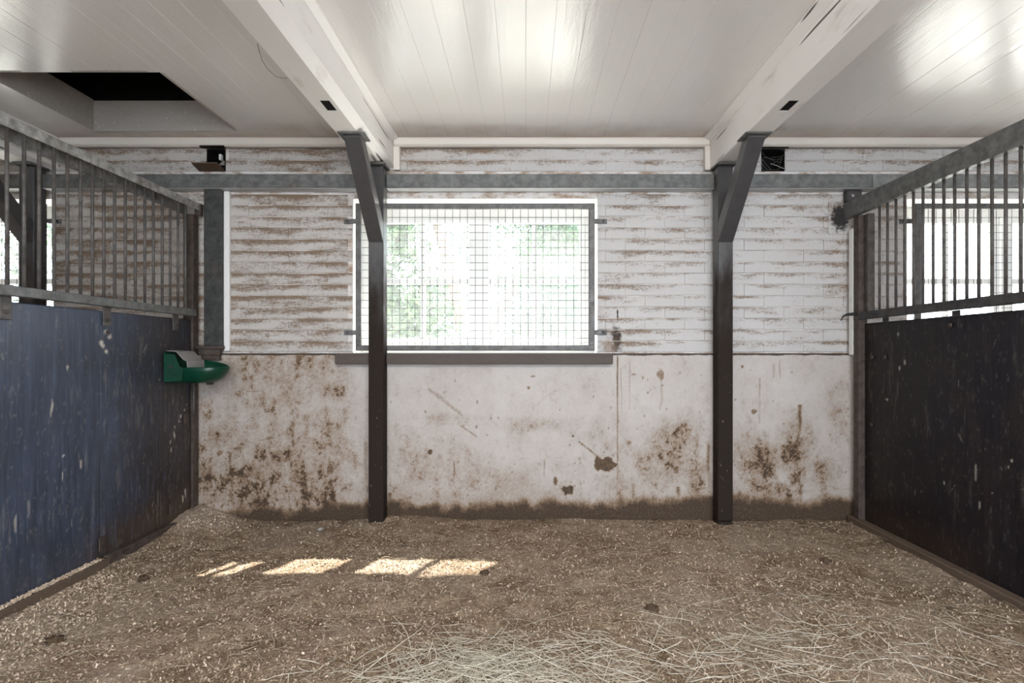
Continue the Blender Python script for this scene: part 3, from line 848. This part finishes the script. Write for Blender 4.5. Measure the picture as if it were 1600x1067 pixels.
def partition(side):
    left = side < 0
    lab = ('stall partition of navy boards under steel bars, green bowl mounted on it' if left else 'stall partition of black boards under steel bars, below the glaring window')
    t = thing('stall_partition', (side*2.15, 2.0, 0), lab, 'partition', 'stall partitions')
    S = lambda a, b: (min(side*a, side*b), max(side*a, side*b))
    YE = 3.74 if left else 3.70
    Y0 = 0.3
    ztop = 1.306 if left else 1.28
    PX = 2.16
    # kick boards: two sheets with a butt joint
    Yj = F*2.16/(822-157) if left else 2.2
    mat_ = M['panel_l'] if left else M['panel_r']
    for ya, yb in ((Y0, Yj-0.0015), (Yj+0.0015, YE)):
        Yv = np.linspace(ya, yb, int((yb-ya)/0.006)+1); Zv = np.linspace(0.0, ztop, 218)
        mk, ru = panel_marks(Yv, Zv, side, 71 if left else 72)
        gy, gz_ = np.meshgrid(Yv, Zv, indexing='ij')
        Pn = np.stack([np.full_like(gy, side*PX) - side*0.003*(fbm(gy, gz_, 1.5, 3, 5)-0.5), gy, gz_], -1)
        if not left: Pn = Pn[::-1]; mk = mk[::-1]; ru = ru[::-1]
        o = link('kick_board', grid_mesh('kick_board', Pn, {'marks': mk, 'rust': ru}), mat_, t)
        o.modifiers.new('thickness', 'SOLIDIFY').thickness = -0.018
        o.modifiers[0].offset = 1.0
    # rails
    if left:
        a, b_ = S(2.12, 2.22)
        q = MB(); q.prism([(-2.12, 2.062), (-2.12, 2.016), (-2.126, 2.016), (-2.126, 2.056), (-2.214, 2.056), (-2.214, 1.996), (-2.200, 1.996), (-2.200, 1.990), (-2.22, 1.990), (-2.22, 2.062)], 'y', Y0, 3.776)
        q.build('top_rail', M['top'], t, 0.0015)
        q = MB(); q.box(-2.16, -2.118, 3.777, 3.81, 1.99, 2.066); q.build('rail_end_cap', M['rust'], t, 0.004)
        zb0, zb1, xm0, xm1, zm0, zm1 = 1.371, 2.055, 2.122, 2.162, 1.328, 1.371
        bx, y_first, sp, ks = -2.136, 2.390, 0.0782, range(-14, 17)
    else:
        q = MB(); q.prism([(2.10, 1.975), (2.14, 1.975), (2.14, 1.983), (2.108, 1.983), (2.108, 2.072), (2.14, 2.072), (2.14, 2.080), (2.10, 2.080)], 'y', Y0, WY+0.003)
        q.build('top_rail', M['dark' if False else 'rail'], t, 0.0015)
        zb0, zb1, xm0, xm1, zm0, zm1 = 1.353, 1.975, 2.112, 2.155, 1.306, 1.353
        bx, y_first, sp, ks = 2.128, 2.497, 0.0767, range(-14, 14)
    a, b_ = S(xm0, xm1)
    q = MB(); q.box(a, b_, Y0, YE-0.002, zm0, zm1); q.build('middle_rail', M['rail'] if left else M['dark'], t, 0.003)
    bar = MB().tube([(0,0,zb0-0.004), (0,0,zb1+ (0.0 if left else 0.004))], 0.0074, 10).mesh('bar'); bar.materials.append(M['bar'])
    for k in ks:
        y = y_first + sp*k
        if y < YE - 0.02: link('bar', bar, None, t, (bx, y + random.uniform(-.002, .002), 0))
    # end posts
    if left:
        q = MB(); q.prism([(-2.145, 3.742), (-2.145, 3.80), (-2.151, 3.80), (-2.151, 3.748), (-2.21, 3.748), (-2.21, 3.742)], 'z', 0.0, 1.989); q.build('end_post', M['rust'], t, 0.001)
        q = MB(); q.box(-2.21, -2.153, 3.75, 3.788, 0.0, 1.988); q.build('end_post', M['bar'], t, 0.003)
        q = MB(); q.tube([(-2.138, 3.735, 0.905), (-2.138, 3.735, 0.80), (-2.138, 3.735, 0.70)], 0.006, 8); q.build('supply_pipe', M['bar'], t)
    else:
        q = MB(); q.box(2.121, 2.178, 3.702, 3.76, 0.0, 1.974); q.build('end_post', M['rust'], t, 0.003)
        q = MB(); q.box(2.155, 2.20, 3.66, 3.70, 1.354, 1.974); q.build('end_post', M['bar'], t, 0.003)
        q = MB(); q.box(2.118, 2.124, 3.765, 3.81, 1.08, 1.90); q.build('flaking_strip', M['reveal'], t, 0.001)
        q = MB(); q.box(2.10, 2.20, 3.80, 3.845, 2.085, 2.158); q.build('hanger', M['dark'], t, 0.004)
        q = MB(); q.tube([(2.135, 3.80, 2.12), (2.135, 3.79, 2.12)], 0.011, 6, smooth=False); q.build('bolt', M['pale'], t)
        q = MB(); q.tube([(2.115, 3.73, 1.345), (2.06, 3.73, 1.338), (2.035, 3.73, 1.326), (2.025, 3.73, 1.30)], [.012, .009, .006, .004], 8); q.build('bent_wire_end', M['dark'], t)
    # tabs between middle rail and boards, with bolts
    spots = [10, 168, 275] if left else [1383, 1493]
    for pxx in spots:
        y = F*2.15/abs(pxx-822)
        a, b_ = S(2.1505, 2.1565)
        q = MB(); q.box(a, b_, y-0.028, y+0.028, zm0-(0.098 if left else 0.034), zm0-0.0005); tb = q.build('tab', M['bar'] if left else M['dark'], t, 0.002)
        if left:
            q = MB(); q.tube([(side*2.152, y, zm0-0.066), (side*2.142, y, zm0-0.066)], 0.010, 6, smooth=False); q.build('bolt', M['rust'], tb)
    if left:
        for pxx, pyy in ((292, 655), (270, 797), (162, 850)):
            y = F*2.15/(822-pxx); z = CH-(pyy-552)*y/F
            q = MB(); q.box(-2.1565, -2.1505, y-0.028, y+0.02, z-0.03, z+0.04); tb = q.build('tab', M['rust'], t, 0.002)
            q = MB(); q.tube([(-2.152, y-0.004, z), (-2.144, y-0.004, z)], 0.009, 6, smooth=False); q.build('bolt', M['dark'], tb)
        q = MB(); q.tube([(-2.157, F*2.155/(822-168), CH-(522-552)*3.3/F), (-2.148, F*2.155/(822-168), CH-(522-552)*3.3/F)], 0.010, 6, smooth=False); q.build('bolt', M['rust'], t)
    else:
        for pxx, pyy in ((1363, 558), (1383, 558), (1362, 663), (1343, 655), (1485, 508)):
            y = F*2.155/(pxx-822); z = CH-(pyy-552)*y/F
            if y < 3.69:
                q = MB(); q.tube([(2.158, y, z), (2.150, y, z), (2.147, y, z)], [.012, .012, .007], 10); q.build('bolt', M['rust'], t)
    # kerb rail at the floor
    if left:
        q = MB(); q.box(-2.156, -2.122, Yj+0.01, 3.738, -0.06, 0.060); q.build('kerb_rail', M['rust'], t, 0.004)
        q = MB(); q.box(-2.156, -2.118, Y0, Yj+0.008, -0.06, 0.052); q.build('kerb_rail', M['kerb'], t, 0.004)
    else:
        q = MB(); q.box(2.10, 2.156, Y0, 3.80, -0.06, 0.032); q.build('kerb_rail', M['kerb'], t, 0.006)
    return t
partition(-1); partition(1)

# ------------------------------------------------------------------ drinking bowl on the left partition
def drinking_bowl():
    bx, by, bz = -2.150, 3.56, 0.91
    t = thing('drinking_bowl', (bx, by, bz), 'green enamel drinking bowl with a grey cover mounted on the navy partition', 'drinking bowl')
    N = 28
    def ring(L, W, back, z, lift=0.0):
        """U-shaped outline open-ended at the partition: straight sides then a round nose"""
        pts = []
        for i in range(N):
            a = -math.pi/2 + math.pi*i/(N-1)
            pts.append((bx + back + (L-back-W)*1.0 + W*1.05*math.cos(a), by + W*math.sin(a), z))
        pts = [(bx+back, by-W, z)] + pts + [(bx+back, by+W, z)]
        n_ = len(pts)                                    # the far cheek of the rim rises towards the partition
        return [(p[0], p[1], p[2] + lift*max(0.0, (p[1]-by)/W)*max(0.0, 1-(p[0]-bx)/(L+.01))**0.8) for p in pts]
    rings = [ring(.315, .108, .0, 1.006, .062), ring(.318, .110, .0, 1.002, .062), ring(.308, .106, .0, .975), ring(.285, .098, .0, .94), ring(.25, .084, .0, .918), ring(.20, .06, .0, .910)]
    inner = [ring(.309, .102, .006, 1.006, .062), ring(.300, .098, .006, .975), ring(.275, .088, .006, .942), ring(.20, .055, .006, .925)]
    q = MB()
    def loft(rs):
        n = len(rs[0]); vs = sum(rs, []); fs = []
        for r in range(len(rs)-1):
            for k in range(n):
                fs.append((r*n+k, r*n+(k+1) % n, (r+1)*n+(k+1) % n, (r+1)*n+k))
        q.add(vs, fs, True)
    loft(rings[::-1] + inner)
    q.add(rings[-1], [tuple(range(len(rings[-1])))]); q.add(inner[-1], [tuple(range(len(inner[-1])))])
    q.build('bowl', M['green'], t)
    q = MB()                                             # cheeks of the valve housing, higher at the back
    for y0, y1 in ((by-.112, by-.104), (by+.104, by+.112)):
        q.prism([(bx, .918), (bx+.105, .925), (bx+.112, 1.004), (bx+.092, 1.012), (bx+.062, 1.082), (bx, 1.088)], 'y', y0, y1)
    q.box(bx-0.004, bx+.004, by-.112, by+.112, .92, 1.10)
    q.build('valve_housing', M['green'], t, 0.002)
    q = MB()
    prof = [(bx+.004, 1.108), (bx+.062, 1.103), (bx+.10, 1.060), (bx+.125, 1.045), (bx+.130, .985)]
    prof += [(p[0]-.004, p[1]-.004) for p in prof[::-1]]
    q.prism(prof, 'y', by-.092, by+.092); q.build('cover_plate', M['pale'], t, 0.001)
    q = MB(); q.tube([(bx+.21, by, .912), (bx+.21, by, .898)], [.022, .017], 12); q.build('drain_plug', M['dark'], t)
    q = MB(); q.tube([(bx+.04, by-.111, 1.01), (bx+.04, by-.118, 1.01)], 0.011, 10); q.build('bolt', M['dark'], t)
    q = MB(); q.tube([(bx+.004, by-.10, 1.075), (bx+.055, by-.10, 1.07)], 0.009, 10); q.build('valve_pin', M['rust'], t)
drinking_bowl()

# ------------------------------------------------------------------ wall vents above the rail
def vent(i):
    a, b_ = HOLES[i]
    lab = ['dark square vent hole with a rusty flap hanging open above the left column', 'dark cobwebbed vent hole beside the right beam'][i]
    t = thing('wall_vent', ((a+b_)/2, WY, hz0), lab, 'vent')
    q = MB(); th = 0.006
    q.box(a+.001, a+th, WY-0.002, WY+0.155, hz0+.001, hz1-.001); q.box(b_-th, b_-.001, WY-0.002, WY+0.155, hz0+.001, hz1-.001)
    q.box(a+th, b_-th, WY, WY+0.155, hz0+.001, hz0+th); q.box(a+th, b_-th, WY, WY+0.155, hz1-th, hz1-.001); q.box(a+th, b_-th, WY+0.148, WY+0.155, hz0+th, hz1-th)
    q.build('flue', M['void'], t)
    q = MB(); q.box(a-.03, b_+.008, WY-0.035, WY-0.006, hz1+.001, hz1+.010) if i == 0 else q.box(a-.01, b_+.02, WY-0.02, WY-0.006, hz1+.001, hz1+.008)
    q.build('hood', M['void'], t)
    if i == 0:
        q = MB(); q.prism([(WY-0.004, 2.300), (WY-0.10, 2.324), (WY-0.10, 2.318), (WY-0.004, 2.294)], 'x', a-0.045, b_+0.0); q.build('flap', M['flap'], t)
        q = MB(); q.box(a+.068, a+.085, WY+0.02, WY+0.05, 2.38, 2.42); q.build('catch', M['reveal'], t, 0.003)
        q = MB(); q.prism([(b_-.03, 2.33), (b_+.006, 2.33), (b_+.006, 2.36)], 'y', WY-.03, WY-.02); q.build('bracket', M['pale'], t)
    else:
        q = MB()
        for k in range(14):
            p0 = Vector((random.uniform(a, b_), WY-0.006+random.uniform(0, .02), random.choice([hz0+.01, random.uniform(hz0, hz1)])))
            p1 = Vector((random.choice([a+.004, b_-.004]), WY+random.uniform(-.006, .04), random.uniform(hz0+.01, hz1-.01)))
            q.tube([p0, (p0+p1)/2+Vector((0, 0, -.008)), p1], 0.0007, 4)
        o = q.build('cobweb', M['web'], t); o['kind'] = 'stuff'
        q = MB(); q.tube([(a+.055, WY-.012, 2.345), (a+.10, WY-.010, 2.33), (b_+.002, WY-.012, 2.305)], 0.0022, 6); q.build('straw_stalk', M['pale'], t)
vent(0); vent(1)

# loose string sagging from the left beam
def pt(px_, py_, z): 
    Zd = F*(z-CH)/(552-py_); return ((px_-822)*Zd/F, Zd, z)
pts = [pt(402, 68, CZ-.004), pt(405, 80, CZ-.02), pt(410, 95, CZ-.035), pt(418, 108, CZ-.045), pt(430, 119, CZ-.05), pt(440, 122, CZ-.04), pt(449, 122, CZ-.02)]
q = MB(); q.tube(pts, 0.0012, 5)
tag(q.build('string', M['string']), 'thin brown string drooping under the ceiling beside the left beam', 'string')

# ------------------------------------------------------------------ bedding: shavings, straw, hay
def scatter(n, dens):
    out = []
    while len(out) < n:
        x = rng.uniform(-2.11, 2.09, 4000); y = rng.uniform(1.55, 3.79, 4000)
        keep = rng.random(4000) < dens(x, y)
        out += list(zip(x[keep], y[keep]))
    a = np.array(out[:n]); return a[:, 0], a[:, 1]

# shavings
n = 62000
dx = lambda x, y: np.clip(0.42 + 0.9*np.exp(-((x+2.1)/0.28)**2-((y-3.7)/.3)**2) + 0.5*np.exp(-((x+2.1)/0.35)**2) + 0.5*(fbm(x, y, 3, 3, 61)-0.5), 0, 1)*np.clip(1.25-0.22*(y-1.5), 0, 1)
x, y = scatter(n, dx)
z = floor_h(x, y) + 0.002
x[-2600:] = rng.uniform(-2.150, -2.119, 2600); y[-2600:] = 1.7 + 1.22*rng.random(2600); z[-2600:] = 0.055 + 0.004*rng.random(2600)
L = rng.uniform(.002, .0075, n); W = rng.uniform(.0015, .0035, n); a = rng.uniform(0, 2*np.pi, n); ti = rng.normal(0, .45, n); ro = rng.normal(0, .5, n)
ux = np.stack([np.cos(a)*np.cos(ti), np.sin(a)*np.cos(ti), np.sin(ti)], -1)*L[:, None]
vx = np.stack([-np.sin(a)*np.cos(ro), np.cos(a)*np.cos(ro), np.sin(ro)], -1)*W[:, None]
c = np.stack([x, y, z + np.abs(np.sin(ti))*L*.6], -1)
V = np.stack([c-ux-vx, c+ux-vx, c+ux*.8+vx, c-ux*.9+vx], 1).reshape(-1, 3)
Q = np.arange(n*4).reshape(n, 4)
tone = np.repeat(np.clip(rng.beta(1.3, 2.2, n) + 0.5*np.exp(-((x+2.1)/0.28)**2)*((y < 2.9) | (y > 3.5)), 0, 1), 4)
tag(link('wood_shavings', poly_mesh('wood_shavings', V, Q, tone), M['shav']), 'pale wood shavings strewn over the bedding, thickest along the left partition', 'shavings', kind='stuff')

def strands(x, y, L, r, lift, curve, tone, name, mat_, label, cat, tilt=0.08):
    n = len(x); S = 5
    a = rng.uniform(0, 2*np.pi, n); ti = rng.normal(0, tilt, n); cu = rng.normal(0, curve, n)
    P = np.zeros((n, S, 3))
    for k in range(S):
        t = (k/(S-1)-0.5)
        s = t*L
        bend = cu*(t*t-0.08)*L
        xx = x + np.cos(a)*s - np.sin(a)*bend; yy = y + np.sin(a)*s + np.cos(a)*bend
        yy = np.minimum(yy, 3.80); xx = np.clip(xx, -2.115, 2.095)
        P[:, k, 0] = xx; P[:, k, 1] = yy
        P[:, k, 2] = floor_h(xx, yy) + r*1.2 + lift + np.maximum(0, np.sin(ti)*s + np.abs(np.sin(ti))*L*.5)
    d = np.stack([-np.sin(a), np.cos(a), np.zeros(n)], -1)
    up = np.array([0, 0, 1.0])
    ring = []
    for j in range(3):
        th = 2*np.pi*j/3 + 0.5
        ring.append(d*np.cos(th) + up*np.sin(th))
    ring = np.stack(ring, 1)                                     # n,3,3
    taper = np.array([.6, 1, 1, .95, .5])
    V = P[:, :, None, :] + ring[:, None, :, :]*(r[:, None, None, None]*taper[None, :, None, None])
    V = V.reshape(-1, 3)
    base = (np.arange(n)*S*3)[:, None, None]
    q = []
    for k in range(S-1):
        for j in range(3):
            q.append([k*3+j, k*3+(j+1) % 3, (k+1)*3+(j+1) % 3, (k+1)*3+j])
    Q = (base + np.array(q)[None]).reshape(-1, 4)
    o = link(name, poly_mesh(name, V, Q, np.repeat(tone, S*3)), mat_)
    tag(o, label, cat, kind='stuff')

n = 5200
sd = lambda x, y: np.clip(0.25 + 0.9*sstep(0.42, 0.68, fbm(x, y, 2.2, 3, 81)) + 0.25*sstep(2.4, 1.8, y), 0, 1)*np.clip(1.35-0.35*(y-1.5), 0.1, 1)*np.clip(0.72+0.28*sstep(-1.0, 0.6, x), 0, 1)
x, y = scatter(n, sd)
strands(x, y, rng.gamma(3.0, .018, n)+.012, rng.uniform(.0005, .0011, n), np.abs(rng.normal(0, .004, n)), .12, rng.beta(1.6, 1.6, n), 'straw', M['straw'],
        'thin straw stalks strewn across the brown bedding', 'straw')
n = 1300
x = np.concatenate([rng.normal(-0.13, .23, 700), rng.normal(0.55, .45, 350), rng.normal(1.15, .35, 250)])
y = np.concatenate([1.80+np.abs(rng.normal(0, .17, 700)), rng.normal(2.0, .16, 350), rng.normal(2.2, .25, 250)])
x = np.clip(x, -2, 2); y = np.clip(y, 1.6, 3.5)
dist = np.hypot((x+.13)/.3, (y-1.85)/.2)
strands(x, y, rng.gamma(4, .022, n)+.03, rng.uniform(.0007, .0016, n), np.abs(rng.normal(0, .018, n))*np.exp(-dist*.7), .25, rng.beta(2.4, 1.3, n), 'hay', M['hay'],
        'loose heap of pale hay stalks lying in the foreground of the stall', 'hay', .16)

# dung clods
for i, (px_, py_, r, lab) in enumerate([(1290, 878, .021, 'dark dung clod lying on clear bedding near the right partition'), (1018, 950, .024, 'dark broken dung clod in the middle of the bedding'),
                                   (225, 902, .022, 'dark dung clod on shavings near the left partition kerb'), (85, 1003, .022, 'dark dung clod in the pale shavings by the left partition'),
                                   (500, 826, .018, 'small pale lump on the bedding near the back wall'), (757, 895, .020, 'small clod at the end of the sunlit patch')]):
    Zd = F*CH/(py_-552); cx = (px_-822)*Zd/F
    h = float(floor_h(np.array([cx]), np.array([Zd]))[0])
    bm = bmesh.new(); bmesh.ops.create_icosphere(bm, subdivisions=3, radius=r)
    rr = random.Random(i)
    for v in bm.verts:
        p = v.co/r
        nn = 0.28*math.sin(p.x*5+i)*math.sin(p.y*6+2*i)+0.18*math.sin(p.z*9+p.x*7+i)+rr.uniform(-.06, .06)
        v.co *= 1+nn; v.co.z *= 0.72; v.co.x *= 1.15
    for f in bm.faces: f.smooth = True
    me = bpy.data.meshes.new('dung_clod'); bm.to_mesh(me); bm.free()
    o = link('dung_clod', me, M['pale'] if i == 4 else M['clod'], None, (cx, Zd, h + r*0.35))
    tag(o, lab, 'clod', 'clods on the bedding')

# ------------------------------------------------------------------ outdoors
b = MB(); b.box(-40, 40, OUT+0.01, 70, -0.4, -0.12); tag(b.build('ground', M['lawn']), 'sunlit pale yard beyond the windows', kind='structure')
def tree(x, y, h, r, seed, label, limbs):
    rg = np.random.default_rng(seed)
    t = thing('tree', (x, y, -0.12), label, 'tree', 'trees outside the windows')
    q = MB()
    for pts_, rs in limbs:
        q.tube([(x+p[0], y+p[1], p[2]) for p in pts_], rs, 10)
    q.build('trunk', M['bark'], t)
    n = 18000
    nc = 26
    cc = np.stack([rg.normal(0, r*.5, nc), rg.normal(0, r*.45, nc), rg.uniform(h*.16, h, nc)], -1)
    ci = rg.integers(0, nc, n)
    c = cc[ci] + rg.normal(0, r*.20, (n, 3)) + np.array([x, y, 0])
    c[:, 2] = np.maximum(c[:, 2], 0.5); c[:, 1] = np.maximum(c[:, 1], OUT+1.2)
    u = rg.normal(size=(n, 3)); u /= np.linalg.norm(u, axis=1)[:, None]
    w = np.cross(u, rg.normal(size=(n, 3))); w /= np.linalg.norm(w, axis=1)[:, None]
    s = rg.uniform(.03, .07, n)[:, None]
    V = np.stack([c-u*s, c+w*s*.5, c+u*s, c-w*s*.5], 1).reshape(-1, 3)
    o = link('foliage', poly_mesh('foliage', V, np.arange(n*4).reshape(n, 4), np.repeat(rg.random(n), 4)), M['leaf'], t)
    o['kind'] = 'stuff'
tree(-1.7, 7.6, 5.0, 0.95, 1, 'leafy tree outside the left half of the middle window', [([(1.0,0,-.3),(.82,0,1.7),(.62,0,2.5),(.1,.2,4.2)],[.08,.075,.07,.03])])
tree(0.4, 11.5, 5.6, 1.15, 2, 'leaning tree outside the right half of the middle window', [([(-1.8,0,-.3),(-1.1,0,1.6),(-.32,0,3.0),(0,.1,4.4)],[.10,.09,.08,.03])])
tree(-4.0, 15.0, 6.0, 1.9, 3, 'leafy tree farther back beyond the left side of the middle window', [([(0,0,-.3),(.1,0,2.5),(0,0,5)],[.16,.13,.05])])
tree(3.0, 15.5, 4.0, 1.6, 4, 'low bushy tree beyond the right side of the middle window', [([(0,0,-.3),(.1,0,2),(0,0,3.6)],[.14,.11,.05])])
tree(0.3, 19.0, 5.5, 2.0, 6, 'broad leafy tree far beyond the middle of the window', [([(0,0,-.3),(.1,0,2.5),(0,0,4.6)],[.16,.12,.05])])
tree(-9.0, 9.5, 5.5, 1.9, 5, 'leafy tree glimpsed through the left window guard', [([(0,0,-.3),(.1,0,2.5),(0,0,4.6)],[.15,.12,.05])])
